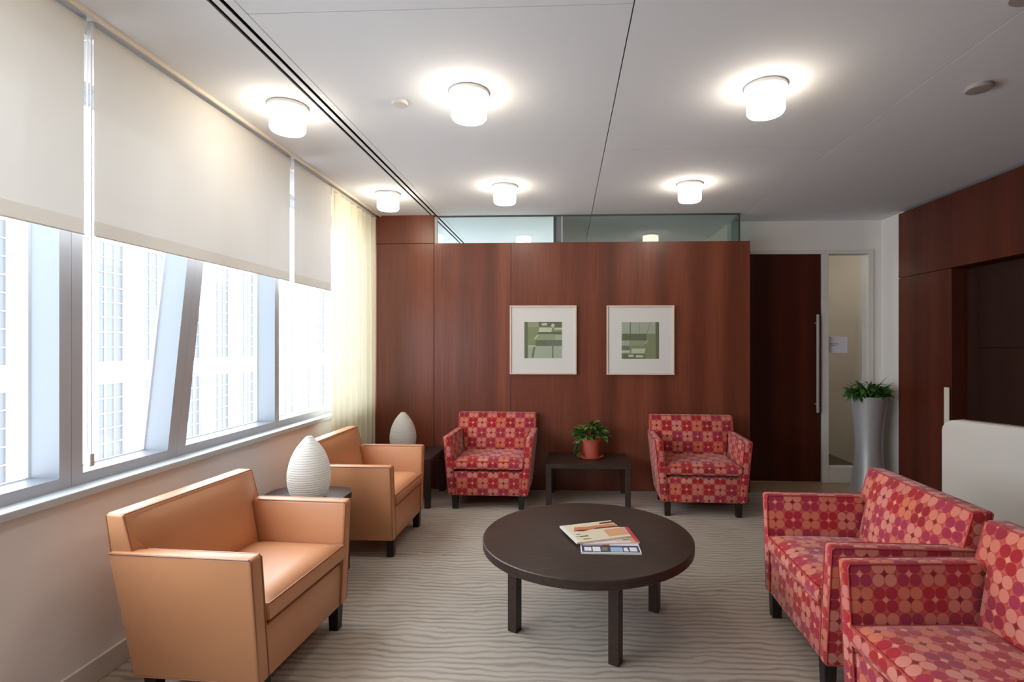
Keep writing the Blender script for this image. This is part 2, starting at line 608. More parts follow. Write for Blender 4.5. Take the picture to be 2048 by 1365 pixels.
# rooms behind the clerestory
struct('wall_divider', boxes((-0.09, -0.04, YB + 0.11, 7.2, 0.0, ZC)), 'corridor_paint', 'wall between the two rooms behind the glass', 'wall')
struct('wall_far', boxes((-2.12, 3.6, 8.9, 9.1, 0.0, ZC + 0.07)), 'corridor_paint', 'far end wall beyond the clerestory', 'wall')
struct('wall_corridor', boxes((1.70, 1.735, 5.56, 8.9, 0.0, ZC)), 'corridor_paint', 'corridor wall behind the dark door', 'wall')
struct('wall_corridor_right', boxes((3.37, 3.6, 5.56, 8.9, 0.0, ZC)), 'corridor_paint', 'cream corridor wall seen through the sidelight', 'wall')
struct('floor_corridor', boxes((1.735, 3.37, 5.56, 8.9, 0.0, 0.006)), 'corridor_carpet', 'brown corridor floor seen through the sidelight', 'floor')

# recessed door wall
DY = 5.45
wd = struct('wall_door', boxes((1.70, 3.215, DY, DY + 0.11, 2.36, ZC + 0.07), (3.11, 3.215, DY, DY + 0.11, 0.0, 2.36),
                               (1.70, 1.78, DY, DY + 0.11, 0.0, 2.36), (2.668, 3.06, DY + 0.01, DY + 0.10, 0.0, 0.155)), 'wall_paint',
            'white wall around the tall dark door', 'wall')
part_box('frame_head', 'white_trim', wd, 1.78, 3.11, DY - 0.02, DY + 0.10, 2.322, 2.36, bev=0.003)
part_box('frame_post', 'white_trim', wd, 2.604, 2.668, DY - 0.02, DY + 0.10, 0.0, 2.322, bev=0.003)
part_box('frame_post', 'white_trim', wd, 3.06, 3.11, DY - 0.02, DY + 0.10, 0.0, 2.322, bev=0.003)
part_box('sill_rail', 'white_trim', wd, 2.668, 3.06, DY - 0.012, DY + 0.01, 0.0, 0.155, bev=0.003)
part_box('sidelight_pane', 'window_glass', wd, 2.668, 3.06, DY + 0.03, DY + 0.036, 0.155, 2.322)
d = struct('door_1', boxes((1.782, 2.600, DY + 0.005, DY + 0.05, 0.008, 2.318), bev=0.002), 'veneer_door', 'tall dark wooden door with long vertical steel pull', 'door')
bm = bmesh.new()
tube(bm, [(2.545, DY - 0.05, 0.714), (2.545, DY - 0.05, 1.705)], 0.014, 10)
h = obj('pull_handle', bm, 'steel', d, True)
h['label'] = 'long vertical steel pull bar'
for z in (0.80, 1.62):
    bm = bmesh.new()
    tube(bm, [(2.545, DY - 0.05, z), (2.545, DY + 0.006, z)], 0.008, 8)
    obj('standoff', bm, 'steel', h, True)
n = obj('paper_notice', boxes((2.676, 2.876, DY + 0.026, DY + 0.0295, 1.318, 1.482)), 'notice_paper')
tag(n, 'small pale paper notice taped to the sidelight glass beside the door', 'notice')
bm = boxes((2.70, 2.79, DY + 0.0255, DY + 0.026, 1.405, 1.413), (2.70, 2.76, DY + 0.0255, DY + 0.026, 1.388, 1.394))
obj('print_line', bm, 'notice_ink', n)

struct('wall_right_return', boxes((3.20, 3.4, 5.10, DY + 0.11, 0.0, ZC + 0.07)), 'wall_paint', 'short white wall beside the planter', 'wall')

# right wooden wall with a recessed dark double door
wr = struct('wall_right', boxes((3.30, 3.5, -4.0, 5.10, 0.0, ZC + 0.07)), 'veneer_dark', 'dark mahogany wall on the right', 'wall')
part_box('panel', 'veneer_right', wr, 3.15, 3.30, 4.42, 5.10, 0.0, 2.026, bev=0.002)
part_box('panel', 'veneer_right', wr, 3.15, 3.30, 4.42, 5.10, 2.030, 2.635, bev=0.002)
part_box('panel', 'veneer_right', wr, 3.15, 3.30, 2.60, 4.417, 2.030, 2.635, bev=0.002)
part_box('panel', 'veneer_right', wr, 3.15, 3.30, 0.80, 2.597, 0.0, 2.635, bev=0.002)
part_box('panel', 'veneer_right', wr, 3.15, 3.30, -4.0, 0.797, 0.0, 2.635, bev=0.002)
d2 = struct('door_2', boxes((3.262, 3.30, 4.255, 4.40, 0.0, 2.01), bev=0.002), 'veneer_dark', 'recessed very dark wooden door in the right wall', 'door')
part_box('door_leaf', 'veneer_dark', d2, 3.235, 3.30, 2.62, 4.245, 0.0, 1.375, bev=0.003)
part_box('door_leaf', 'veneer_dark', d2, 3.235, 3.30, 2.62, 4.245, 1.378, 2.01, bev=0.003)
t = thing('pull_plate', 'narrow pale metal pull plate on the right wall behind the white screen', 'handle', (3.15, 4.448, 0.35))
part_box('plate', 'cream_trim', t, -0.022, -0.010, -0.027, 0.027, 0.0, 0.70, bev=0.004)
for z in (0.08, 0.60):
    part_box('standoff', 'steel', t, -0.010, 0.0, -0.012, 0.012, z, z + 0.024)
t = thing('wall_hook', 'tiny metal hook at the edge of the white wall, above the planter', 'hook', (3.20, 5.13, 2.045))
part_box('plate', 'steel', t, -0.006, 0.0, -0.012, 0.012, -0.014, 0.014)
part_box('peg', 'steel', t, -0.035, -0.006, -0.005, 0.005, -0.005, 0.005)

# ------------------------------------------------------------------ roller shades
def shade(y0, y1, zb, label, chain=None):
    t = thing('roller_shade', label, 'window shade', (-1.84, (y0 + y1) / 2, 2.615), 0, 'roller shades on the windows')
    hw = (y1 - y0) / 2
    bm = bmesh.new()
    NX = 10
    rows = [0.032, -0.2, -0.5, zb + 0.055 - 2.615]
    grid = [[bm.verts.new((0.0008 * math.sin(3 * k + r), -hw + 2 * hw * k / NX, z)) for k in range(NX + 1)] for r, z in enumerate(rows)]
    for ra, rb in zip(grid, grid[1:]):
        for k in range(NX):
            bm.faces.new((ra[k], ra[k + 1], rb[k + 1], rb[k]))
    obj('fabric', bm, 'shade_cloth', t)
    bm = bmesh.new()
    za, zz = zb - 2.615, zb + 0.055 - 2.615
    bm.faces.new([bm.verts.new(p) for p in ((0, -hw, za), (0, hw, za), (0, hw, zz), (0, -hw, zz))])
    hm = obj('hem', bm, 'shade_hem', t)
    obj('hem_bar', boxes((-0.003, 0.003, -hw, hw, za - 0.006, za), bev=0.001), 'white_plastic', hm)
    bm = bmesh.new()
    tube(bm, [(-0.030, -hw, 0.012), (-0.030, hw, 0.012)], 0.022, 12)
    obj('roller', bm, 'shade_cloth', t, True)
    for s in (-1, 1):
        part_box('bracket', 'white_plastic', t, -0.055, 0.004, s * (hw + 0.004) - 0.003, s * (hw + 0.004) + 0.003, -0.025, 0.045)
    if chain:
        zc = chain - 2.615
        bm = bmesh.new()
        for dx in (-0.006, 0.010):
            tube(bm, [(dx, hw + 0.020, 0.0), (dx, hw + 0.020, zc)], 0.0026, 5)
        c = obj('bead_chain', bm, 'bead_chain', t)
        part_box('tensioner', 'white_plastic', c, -0.012, 0.016, hw + 0.010, hw + 0.030, zc - 0.03, zc + 0.02, bev=0.004)
    return t


shade(-0.75, 1.935, 1.826, 'leftmost off-white roller shade cut by the picture edge', 0.96)
shade(1.977, 3.440, 1.830, 'widest central off-white roller shade between two bright gaps')
shade(3.496, 4.06, 1.828, 'narrow off-white roller shade next to the sheer curtain')

# sheer curtain in the corner
t = thing('sheer_curtain', 'cream sheer curtain hanging in the corner by the wooden wall', 'curtain', (-1.85, 4.55, 0.0))
bm = bmesh.new()
NY, NZ = 90, 14
rows = []
for j in range(NZ + 1):
    z = 0.03 + (2.60) * j / NZ
    row = []
    for i in range(NY + 1):
        u_ = i / NY
        amp = 0.020 * (1.0 - 0.45 * (j / NZ))
        yy = -0.47 + 0.96 * u_
        xx = amp * math.sin(u_ * 2 * math.pi * 8.5 + 0.5 * math.sin(6 * u_)) + 0.006 * math.sin(u_ * 37 + z)
        row.append(bm.verts.new((xx, yy + 0.01 * math.sin(u_ * 2 * math.pi * 8.5 * 2), z)))
    rows.append(row)
for ra, rb in zip(rows, rows[1:]):
    for i in range(NY):
        bm.faces.new((ra[i], ra[i + 1], rb[i + 1], rb[i]))
obj('drape', bm, 'sheer_curtain', t, True, angle=80)
part_box('track', 'white_plastic', t, -0.012, 0.012, -0.48, 0.50, 2.63, 2.662)

# ------------------------------------------------------------------ ceiling lamps
def ceiling_lamp():
    t = thing('ceiling_lamp', '', 'ceiling light', (0, 0, ZC), 0, 'round ceiling lamps')
    bm = lathe(bmesh.new(), [(0.098, -0.001), (0.100, -0.004), (0.100, -0.018), (0.094, -0.020)], 28)
    obj('ceiling_ring', bm, 'white_plastic', t, True)
    bm = lathe(bmesh.new(), [(0.088, -0.0205), (0.088, -0.125), (0.080, -0.136), (0.05, -0.139)], 28)
    obj('opal_shade', bm, 'lit_opal', t, True)
    return t


LAMPS = [((-1.46, 2.71), 'lit ceiling lamp between the shades and air slot, nearer of two'),
         ((-1.47, 4.31), 'lit ceiling lamp between the air slot and curtain, farther of two'),
         ((-0.478, 2.60), 'lit ceiling lamp right of the air slot, larger of its row'),
         ((-0.478, 4.155), 'lit ceiling lamp above the left red armchair near the glass strip'),
         ((0.976, 2.60), 'lit ceiling lamp right of the long ceiling seam, largest and rightmost'),
         ((0.976, 4.155), 'lit ceiling lamp above the right picture near the glass strip'),
         ((-1.46, 1.10), 'lit ceiling lamp overhead near the windows'),
         ((-0.478, 1.05), 'lit ceiling lamp overhead left of the camera'),
         ((0.976, 1.05), 'lit ceiling lamp overhead right of the camera'),
         ((2.5, 6.2), 'added unseen lamp brightening the corridor just beyond the door'),  # unseen lamp, added to brighten the corridor behind the sidelight
         ((2.5, 7.7), 'added unseen lamp brightening the far end of the corridor')]  # second added lamp, out of view, same purpose
lp = ceiling_lamp()
for i, ((x, y), lab) in enumerate(LAMPS):
    o = lp if i == 0 else copy_tree(lp)
    o.location = (x, y, ZC)
    o['label'] = lab

for nm, x, y, r, lab, mt in (('smoke_detector', 2.012, 2.641, 0.058, 'grey round detector on the ceiling right of the lamps', 'grey_plastic'),
                             ('smoke_detector', 1.66, 1.93, 0.075, 'pale round detector cut by the top right picture edge', 'grey_plastic'),
                             ('sprinkler_cover', -0.853, 2.683, 0.042, 'small white sprinkler cover on the ceiling beside the air slot', 'white_plastic')):
    t = thing(nm, lab, 'smoke detector' if nm[1] == 'm' else 'sprinkler', (x, y, ZC))
    obj('base', lathe(bmesh.new(), [(r * 0.9, -0.0003), (r * 0.9, -0.008), (r * 0.6, -0.0085)], 28), mt, t, True)
    obj('cover', lathe(bmesh.new(), [(r, -0.0087), (r, -0.014), (r * 0.92, -0.020), (r * 0.4, -0.022)], 28), mt, t, True)

# ------------------------------------------------------------------ armchairs
def make_chair(mat, pip, name):
    t = thing(name, '', 'armchair')
    uv = True
    ZA, ZB, Z0 = 0.615, 0.757, 0.115
    for s in (-1, 1):
        def P(xo, y, z):
            return (s * xo, y, z)
        pts = [P(0.276, 0.0, Z0), P(0.338, 0.0, Z0), P(0.276, 0.530, Z0), P(0.338, 0.530, Z0),
               P(0.326, 0.0, ZA), P(0.3875, 0.0, ZA), P(0.326, 0.590, ZA), P(0.3875, 0.590, ZA)]
        arm = obj('arm', hexa(bmesh.new(), pts, 0.016, 3), mat, t, True, uv)
        bm = bmesh.new()
        e = 0.004
        tube(bm, [P(0.3865, 0.583, ZA - e), P(0.3865, 0.012, ZA - e), P(0.384, e, ZA - 0.014), P(0.338, e, Z0 + 0.012), P(0.336, 0.52, Z0 + 0.006)], 0.0034, 6)
        tube(bm, [P(0.327, 0.47, ZA - e), P(0.327, 0.012, ZA - e), P(0.325, e, ZA - 0.014), P(0.278, e, Z0 + 0.012)], 0.0034, 6)
        obj('piping', bm, pip, arm, True)
    # front rail and deck
    pts = [(-0.280, 0.006, Z0), (0.280, 0.006, Z0), (-0.280, 0.50, Z0), (0.280, 0.50, Z0),
           (-0.296, 0.012, 0.318), (0.296, 0.012, 0.318), (-0.296, 0.50, 0.318), (0.296, 0.50, 0.318)]
    obj('seat_base', hexa(bmesh.new(), pts, 0.010, 2), mat, t, True, uv)
    # seat cushion with a crowned top
    bm = bmesh.new()
    NX, NYY = 12, 10
    def cush(z0, z1):
        def hwid(z):
            return 0.288 + (z - 0.33) * 0.1
        top, bot = [], []
        for j in range(NYY + 1):
            v_ = j / NYY
            y = -0.004 + 0.474 * v_
            rt, rb = [], []
            for i in range(NX + 1):
                u_ = -1 + 2 * i / NX
                edge = (1 - abs(u_) ** 6) * (1 - abs(2 * v_ - 1) ** 6)
                rt.append(bm.verts.new((u_ * hwid(z1), y, z1 - 0.022 + 0.030 * edge ** 0.6)))
                rb.append(bm.verts.new((u_ * hwid(z0), y, z0 + 0.006 - 0.004 * edge)))
            top.append(rt)
            bot.append(rb)
        for j in range(NYY):
            for i in range(NX):
                bm.faces.new((top[j][i], top[j][i + 1], top[j + 1][i + 1], top[j + 1][i]))
                bm.faces.new((bot[j][i], bot[j + 1][i], bot[j + 1][i + 1], bot[j][i + 1]))
        def side(tr, br):
            n_ = len(tr)
            mid = []
            for k in range(n_):
                m_ = (tr[k].co + br[k].co) / 2
                mid.append(bm.verts.new(m_ + Vector((0.006 * (1 if m_.x > 0.27 else -1 if m_.x < -0.27 else 0), -0.010 if m_.y < 0.02 else 0.004 if m_.y > 0.45 else 0, 0))))
            for k in range(n_ - 1):
                bm.faces.new((tr[k], tr[k + 1], mid[k + 1], mid[k]))
                bm.faces.new((mid[k], mid[k + 1], br[k + 1], br[k]))
        side(top[0], bot[0])
        side(top[-1], bot[-1])
        side([r[0] for r in top], [r[0] for r in bot])
        side([r[-1] for r in top], [r[-1] for r in bot])
        bmesh.ops.remove_doubles(bm, verts=bm.verts[:], dist=0.0005)
    cush(0.337, 0.428)
    c = obj('seat_cushion', bm, mat, t, True, uv, 50)
    bm = bmesh.new()
    tube(bm, [(-0.293, 0.44, 0.408), (-0.294, -0.004, 0.408), (0.294, -0.004, 0.408), (0.293, 0.44, 0.408)], 0.004, 6)
    obj('piping', bm, pip, c, True)
    # T-shaped backrest
    yf = lambda z: 0.420 + (z - 0.33) * 0.27
    yr = lambda z: 0.515 + (z - 0.115) * 0.155
    outl = [(-0.275, 0.14), (0.275, 0.14), (0.312, 0.598), (0.371, 0.600), (0.371, ZB), (-0.371, ZB), (-0.371, 0.600), (-0.312, 0.598)]
    bm = bmesh.new()
    zs = [0.14, 0.30]
    # lower body of the back sits behind the cushion
    prism(bm, outl, yf, yr, 0.014, 3)
    b = obj('backrest', bm, mat, t, True, uv, 40)
    # soft inner back cushion face
    bm = bmesh.new()
    NX2, NZ2 = 12, 12
    g_ = []
    for j in range(NZ2 + 1):
        v_ = j / NZ2
        z = 0.395 + (ZB - 0.012 - 0.395) * v_
        hwid = 0.30 + (0.372 - 0.30) * max(0.0, (z - 0.618) / 0.02) if z > 0.618 else 0.290 + (z - 0.395) * 0.11
        hwid = min(hwid, 0.361)
        row = []
        for i in range(NX2 + 1):
            u_ = -1 + 2 * i / NX2
            bul = 0.030 * (1 - abs(u_) ** 3) * (1 - abs(2 * v_ - 1) ** 2.5) + 0.004
            if abs(u_) > 0.999 or j in (0, NZ2):
                bul = -0.004
            row.append(bm.verts.new((u_ * hwid, yf(z) - bul, z)))
        g_.append(row)
    for ra, rb in zip(g_, g_[1:]):
        for i in range(NX2):
            bm.faces.new((ra[i], ra[i + 1], rb[i + 1], rb[i]))
    bc = obj('back_cushion', bm, mat, t, True, uv, 70)
    bm = bmesh.new()
    zt, e = ZB - 0.005, 0.004
    tube(bm, [(-0.367, yf(0.612) + e, 0.612), (-0.367, yf(zt) + e, zt - 0.004), (-0.360, yf(zt) + e, zt), (0.360, yf(zt) + e, zt), (0.367, yf(zt) + e, zt - 0.004), (0.367, yf(0.612) + e, 0.612)], 0.0034, 6)
    tube(bm, [(-0.367, yr(0.612) - e, 0.612), (-0.367, yr(zt) - e, zt - 0.004), (-0.360, yr(zt) - e, zt), (0.360, yr(zt) - e, zt), (0.367, yr(zt) - e, zt - 0.004), (0.367, yr(0.612) - e, 0.612)], 0.0034, 6)
    obj('piping', bm, pip, b, True)
    for sx in (-1, 1):
        for y in (0.034, 0.482):
            x = sx * 0.284
            r, q_ = 0.026, 0.022
            pts = [(x - q_, y - q_, 0), (x + q_, y - q_, 0), (x - q_, y + q_, 0), (x + q_, y + q_, 0),
                   (x - r, y - r, Z0 + 0.004), (x + r, y - r, Z0 + 0.004), (x - r, y + r, Z0 + 0.004), (x + r, y + r, Z0 + 0.004)]
            obj('leg', hexa(bmesh.new(), pts, 0.002, 1), 'leg_wood', t)
    return t


tan = make_chair('leather', 'leather_piping', 'leather_armchair')
tan['group'] = 'tan leather armchairs by the windows'
tan.location = (-1.116, 2.256, 0)
tan.rotation_euler.z = math.radians(86)
tan['label'] = 'tan leather armchair in the foreground, nearest under the windows'
t2 = copy_tree(tan)
t2.location = (-1.112, 3.715, 0)
t2.rotation_euler.z = math.radians(89)
t2['label'] = 'tan leather armchair farther back, behind the large white lamp'
red = make_chair('dot_fabric', 'fabric_piping', 'dotted_armchair')
red['group'] = 'red dotted armchairs'
reds_ = [(-0.655, 4.426, -1.2, 'red dotted armchair under the left picture, against the wooden wall'),
         (1.122, 4.302, -2.5, 'red dotted armchair under the right picture, next to the dark door'),
         (1.043, 2.470, -91.5, 'red dotted armchair right of the round table, seen whole from its side'),
         (1.026, 1.601, -87.0, 'red dotted armchair in the bottom right corner, cut by the picture edge')]
for i, (x, y, r, lab) in enumerate(reds_):
    o = red if i == 0 else copy_tree(red)
    o.location = (x, y, 0)
    o.rotation_euler.z = math.radians(r)
    o['label'] = lab

# ------------------------------------------------------------------ tables
t = thing('coffee_table', 'round espresso wood coffee table with square legs in the middle', 'coffee table', (0.112, 2.677, 0), 17)
TZ = 0.437
obj('table_top', lathe(bmesh.new(), [(0.515, TZ - 0.046), (0.524, TZ - 0.044), (0.527, TZ - 0.040), (0.527, TZ - 0.005), (0.524, TZ - 0.001), (0.519, TZ)], 96), 'espresso', t, True)
for k in range(4):
    an = math.radians(90 * k)
    bm = bmesh.new()
    box(bm, -0.025, 0.025, -0.025, 0.025, 0, TZ - 0.0462, 0.002, 1)
    bmesh.ops.rotate(bm, verts=bm.verts[:], cent=(0, 0, 0), matrix=Matrix.Rotation(math.radians(45), 3, 'Z'))
    bmesh.ops.translate(bm, verts=bm.verts[:], vec=(0.375 * math.cos(an), 0.375 * math.sin(an), 0))
    obj('leg', bm, 'espresso', t)


def side_table(label, loc, rz, wx, wy, h, corner=0.004, th=0.035, leg=0.048):
    t = thing('side_table', label, 'side table', loc, rz, 'square dark side tables')
    bm = bmesh.new()
    box(bm, -wx / 2, wx / 2, -wy / 2, wy / 2, h - th, h)
    ve = [e for e in bm.edges if abs(e.verts[0].co.z - e.verts[1].co.z) > 0.01]
    bmesh.ops.bevel(bm, geom=ve, offset=corner, segments=6, profile=0.5, affect='EDGES')
    obj('table_top', bm, 'espresso', t)
    i_ = corner * 0.3
    for sx in (-1, 1):
        for sy in (-1, 1):
            x, y = sx * (wx / 2 - leg / 2 - i_), sy * (wy / 2 - leg / 2 - i_)
            obj('leg', boxes((x - leg / 2, x + leg / 2, y - leg / 2, y + leg / 2, 0, h - th), bev=0.002), 'espresso', t)
    return t


side_table('dark side table with the potted plant between the two back armchairs', (0.205, 4.765, 0), -1.5, 0.73, 0.50, 0.37)
side_table('dark side table in the corner by the curtain, under the smaller lamp', (-1.45, 4.72, 0), 0, 0.60, 0.58, 0.42)
side_table('dark side table between the tan armchairs, under the larger lamp', (-1.555, 3.03, 0), 0, 0.50, 0.50, 0.50, corner=0.14)

# ------------------------------------------------------------------ paper lamps
def paper_lamp(label, loc, k=1.0):
    t = thing('table_lamp', label, 'lamp', loc, 0, 'egg-shaped white lamps')
    ctrl = [(0.0, 0.090), (0.08, 0.105), (0.18, 0.114), (0.30, 0.119), (0.42, 0.118), (0.54, 0.111), (0.65, 0.100), (0.75, 0.085), (0.84, 0.067), (0.92, 0.046), (1.0, 0.022)]
    Hh = 0.345
    prof = []
    NR = 26
    for i in range(NR * 4 + 1):
        s = i / (NR * 4)
        for (s0, r0), (s1, r1) in zip(ctrl, ctrl[1:]):
            if s <= s1 + 1e-9:
                q_ = (s - s0) / (s1 - s0)
                r = r0 + (r1 - r0) * q_
                break
        r += 0.0012 * math.cos(i * math.pi / 2)
        prof.append((r * k, 0.012 + s * Hh * k))
    obj('paper_shade', lathe(bmesh.new(), prof, 40), 'lamp_paper', t, True, angle=60)
    obj('base', lathe(bmesh.new(), [(0.075 * k, 0), (0.08 * k, 0.003), (0.08 * k, 0.0115)], 32), 'white_plastic', t, True)
    obj('top_ring', lathe(bmesh.new(), [(0.017 * k, 0.0125 + Hh * k), (0.017 * k, 0.017 + Hh * k)], 20), 'white_plastic', t, True)


paper_lamp('large white egg-shaped paper lamp between the tan armchairs', (-1.50, 3.02, 0.50))
paper_lamp('smaller-looking white egg-shaped paper lamp in the far corner by the curtain', (-1.485, 4.76, 0.42), 1.0)

# ------------------------------------------------------------------ pictures
for c, rgb in (('pr_green', (146, 156, 112)), ('pr_dark', (110, 122, 92)), ('pr_mid', (164, 174, 138)), ('pr_pale', (182, 194, 172)), ('pr_lite', (214, 222, 196)), ('pr_grey', (120, 130, 116))):
    flat(c, rgb)


def picture(x0, x1, z0, z1, px0, px1, pz0, pz1, shapes, label):
    t = thing('framed_print', label, 'picture', ((x0 + x1) / 2, YB, z0), 0, 'framed prints on the wooden wall')
    cx = (x0 + x1) / 2
    L, R_, B, T = x0 - cx, x1 - cx, 0, z1 - z0
    fw = 0.012
    bm = boxes((L, L + fw, -0.03, -0.001, B, T), (R_ - fw, R_, -0.03, -0.001, B, T), (L + fw, R_ - fw, -0.03, -0.001, B, B + fw), (L + fw, R_ - fw, -0.03, -0.001, T - fw, T))
    obj('frame', bm, 'frame_wood_pale', t)
    part_box('mat_board', 'mat_board', t, L + fw, R_ - fw, -0.018, -0.002, B + fw, T - fw)
    a0, a1, b0, b1 = px0 - cx, px1 - cx, pz0 - z0, pz1 - z0
    cols = ['pr_green', 'pr_dark', 'pr_mid', 'pr_pale', 'pr_lite', 'pr_grey']
    bm = bmesh.new()
    vs = [bm.verts.new(p) for p in ((a0, -0.0183, b0), (a1, -0.0183, b0), (a1, -0.0183, b1), (a0, -0.0183, b1))]
    bm.faces.new(vs)
    for i, (poly, ci) in enumerate(shapes):
        y = -0.0184 - 0.00008 * i
        f = bm.faces.new([bm.verts.new((a0 + (a1 - a0) * u_, y, b0 + (b1 - b0) * v_)) for u_, v_ in poly])
        f.material_index = ci
    obj('print', bm, cols, t)
    part_box('glazing', 'picture_glass', t, L + fw, R_ - fw, -0.0235, -0.0225, B + fw, T - fw)


def rc(a_, b_, c_, d_):
    return [(a_, b_), (c_, b_), (c_, d_), (a_, d_)]


sh1 = [(rc(0.0, 0, 0.09, 1), 1), (rc(0.38, 0.86, 1, 1), 1), (rc(0.1, 0.86, 0.38, 1), 2),
       ([(0.37, 0.72), (0.72, 0.72), (0.74, 0.84), (0.41, 0.85)], 4), ([(0.46, 0.90), (0.60, 0.90), (0.60, 0.97), (0.46, 0.96)], 4),
       ([(0.70, 0.88), (0.77, 0.84), (0.82, 0.92), (0.74, 0.96)], 4), (rc(0.80, 0.78, 1, 0.83), 4), (rc(0.36, 0.66, 1.0, 0.72), 1),
       ([(0.26, 0.5), (1, 0.5), (1, 0.66), (0.34, 0.66)], 2), ([(0.28, 0.52), (0.38, 0.64), (0.34, 0.64), (0.26, 0.54)], 4), (rc(0.82, 0.5, 1, 0.64), 3),
       (rc(0.3, 0.34, 1, 0.5), 1), (rc(0.6, 0.34, 1, 0.49), 5), ([(0.1, 0), (1, 0), (1, 0.34), (0.1, 0.34)], 3),
       ([(0.19, 0.02), (0.24, 0.02), (0.30, 0.34), (0.25, 0.34)], 1), (rc(0.74, 0, 0.77, 0.34), 1), (rc(0.10, 0.32, 0.30, 0.35), 4)]
sh2 = [(rc(0, 0.68, 0.9, 1), 3), (rc(0.22, 0.66, 0.245, 1), 1), (rc(0.47, 0.68, 0.49, 1), 2), ([(0.66, 0.68), (0.69, 0.68), (0.78, 1), (0.75, 1)], 2), (rc(0.92, 0, 1, 1), 1),
       (rc(0, 0.50, 0.66, 0.68), 1), (rc(0, 0.36, 0.2, 0.5), 3), (rc(0.2, 0.36, 0.62, 0.5), 2), (rc(0, 0.24, 0.2, 0.35), 5),
       ([(0.64, 0.40), (0.70, 0.50), (0.67, 0.50), (0.62, 0.42)], 4), (rc(0, 0.16, 0.22, 0.23), 4), ([(0.25, 0.15), (0.61, 0.15), (0.64, 0.28), (0.27, 0.28)], 4),
       (rc(0, 0, 0.62, 0.13), 1), (rc(0.18, 0.05, 0.32, 0.11), 4), (rc(0.38, 0.04, 0.58, 0.10), 4)]
picture(-0.53, 0.11, 1.117, 1.776, -0.390, -0.029, 1.270, 1.620, sh1, 'left framed green abstract print with wide white mat')
picture(0.397, 1.035, 1.114, 1.774, 0.540, 0.893, 1.266, 1.616, sh2, 'right framed green abstract print with wide white mat')

# ------------------------------------------------------------------ plants
def leaf_mesh(name, L, Wd, mat, droop=0.25, fold=0.25, n=4):
    bm = bmesh.new()
    rows = []
    for i in range(n + 1):
        s = i / n
        wv_ = Wd / 2 * max(0.02, math.sin(math.pi * min(1, 0.08 + 0.92 * s ** 0.8)) ** 0.8)
        z = -droop * L * s * s
        x = L * s
        rows.append([bm.verts.new((x, -wv_, z + fold * wv_)), bm.verts.new((x, 0, z)), bm.verts.new((x, wv_, z + fold * wv_))])
    for a_, b_ in zip(rows, rows[1:]):
        for k in range(2):
            bm.faces.new((a_[k], b_[k], b_[k + 1], a_[k + 1]))
    me = bpy.data.meshes.new(name)
    bm.to_mesh(me)
    bm.free()
    me.materials.append(M[mat])
    me.polygons.foreach_set('use_smooth', [True] * len(me.polygons))
    return me


def put_leaf(me, parent, loc, az, el, roll, sc):
    o = bpy.data.objects.new('leaf', me)
    COL.objects.link(o)
    o.parent = parent
    o.location = loc
    o.rotation_euler = (roll, -el, az)
    o.scale = (sc, sc, sc)


# terracotta pot
PX, PY, PZ = 0.236, 4.82, 0.37
t = thing('potted_plant', 'small leafy green plant in a terracotta pot with saucer', 'potted plant', (PX, PY, PZ))
obj('saucer', lathe(bmesh.new(), [(0.085, 0.0), (0.112, 0.004), (0.120, 0.020), (0.114, 0.020), (0.10, 0.0075)], 32), 'terracotta', t, True)
pot = obj('pot', lathe(bmesh.new(), [(0.070, 0.008), (0.088, 0.150), (0.100, 0.152), (0.104, 0.178), (0.098, 0.180), (0.090, 0.165)], 32), 'terracotta', t, True)
obj('soil', lathe(bmesh.new(), [(0.091, 0.160), (0.091, 0.167)], 24), 'soil', t, True)
lm = [leaf_mesh('leaf_a', 0.070, 0.036, 'leaf_mid'), leaf_mesh('leaf_b', 0.062, 0.034, 'leaf_dark'), leaf_mesh('leaf_c', 0.064, 0.030, 'leaf_yellow'), leaf_mesh('leaf_d', 0.058, 0.034, 'leaf_blue')]
for i in range(190):
    az = random.uniform(0, 2 * math.pi)
    rr = 0.13 * math.sqrt(random.random())
    zz = 0.175 + 0.145 * (1 - (rr / 0.15) ** 2) * random.uniform(0.35, 1.0)
    k = random.choices([0, 1, 2, 3], [5, 4, 1.6 if zz > 0.23 else 0.3, 2.5])[0]
    put_leaf(lm[k], t, (rr * math.cos(az), rr * math.sin(az) * 0.8, zz), az + random.uniform(-0.7, 0.7), random.uniform(-0.3, 0.9), random.uniform(-0.5, 0.5), random.uniform(0.75, 1.25))
for vine in range(4):                      # trailing stems over the left of the pot
    a0 = math.radians(180 + random.uniform(-25, 50))
    pts = []
    for i in range(9):
        s = i / 8
        rr = 0.085 + 0.06 * math.sin(s * 2.0)
        pts.append((rr * math.cos(a0 + s * 0.3), rr * math.sin(a0 + s * 0.3), 0.19 - 0.125 * s * s))
    st = obj('stem', tube(bmesh.new(), pts, 0.0018, 5), 'leaf_dark', t)
    for p in pts[1:]:
        put_leaf(lm[random.choice([1, 3, 3, 0])], st, p, a0 + random.uniform(-1, 1), random.uniform(-0.9, 0.1), random.uniform(-0.5, 0.5), random.uniform(0.5, 0.8))

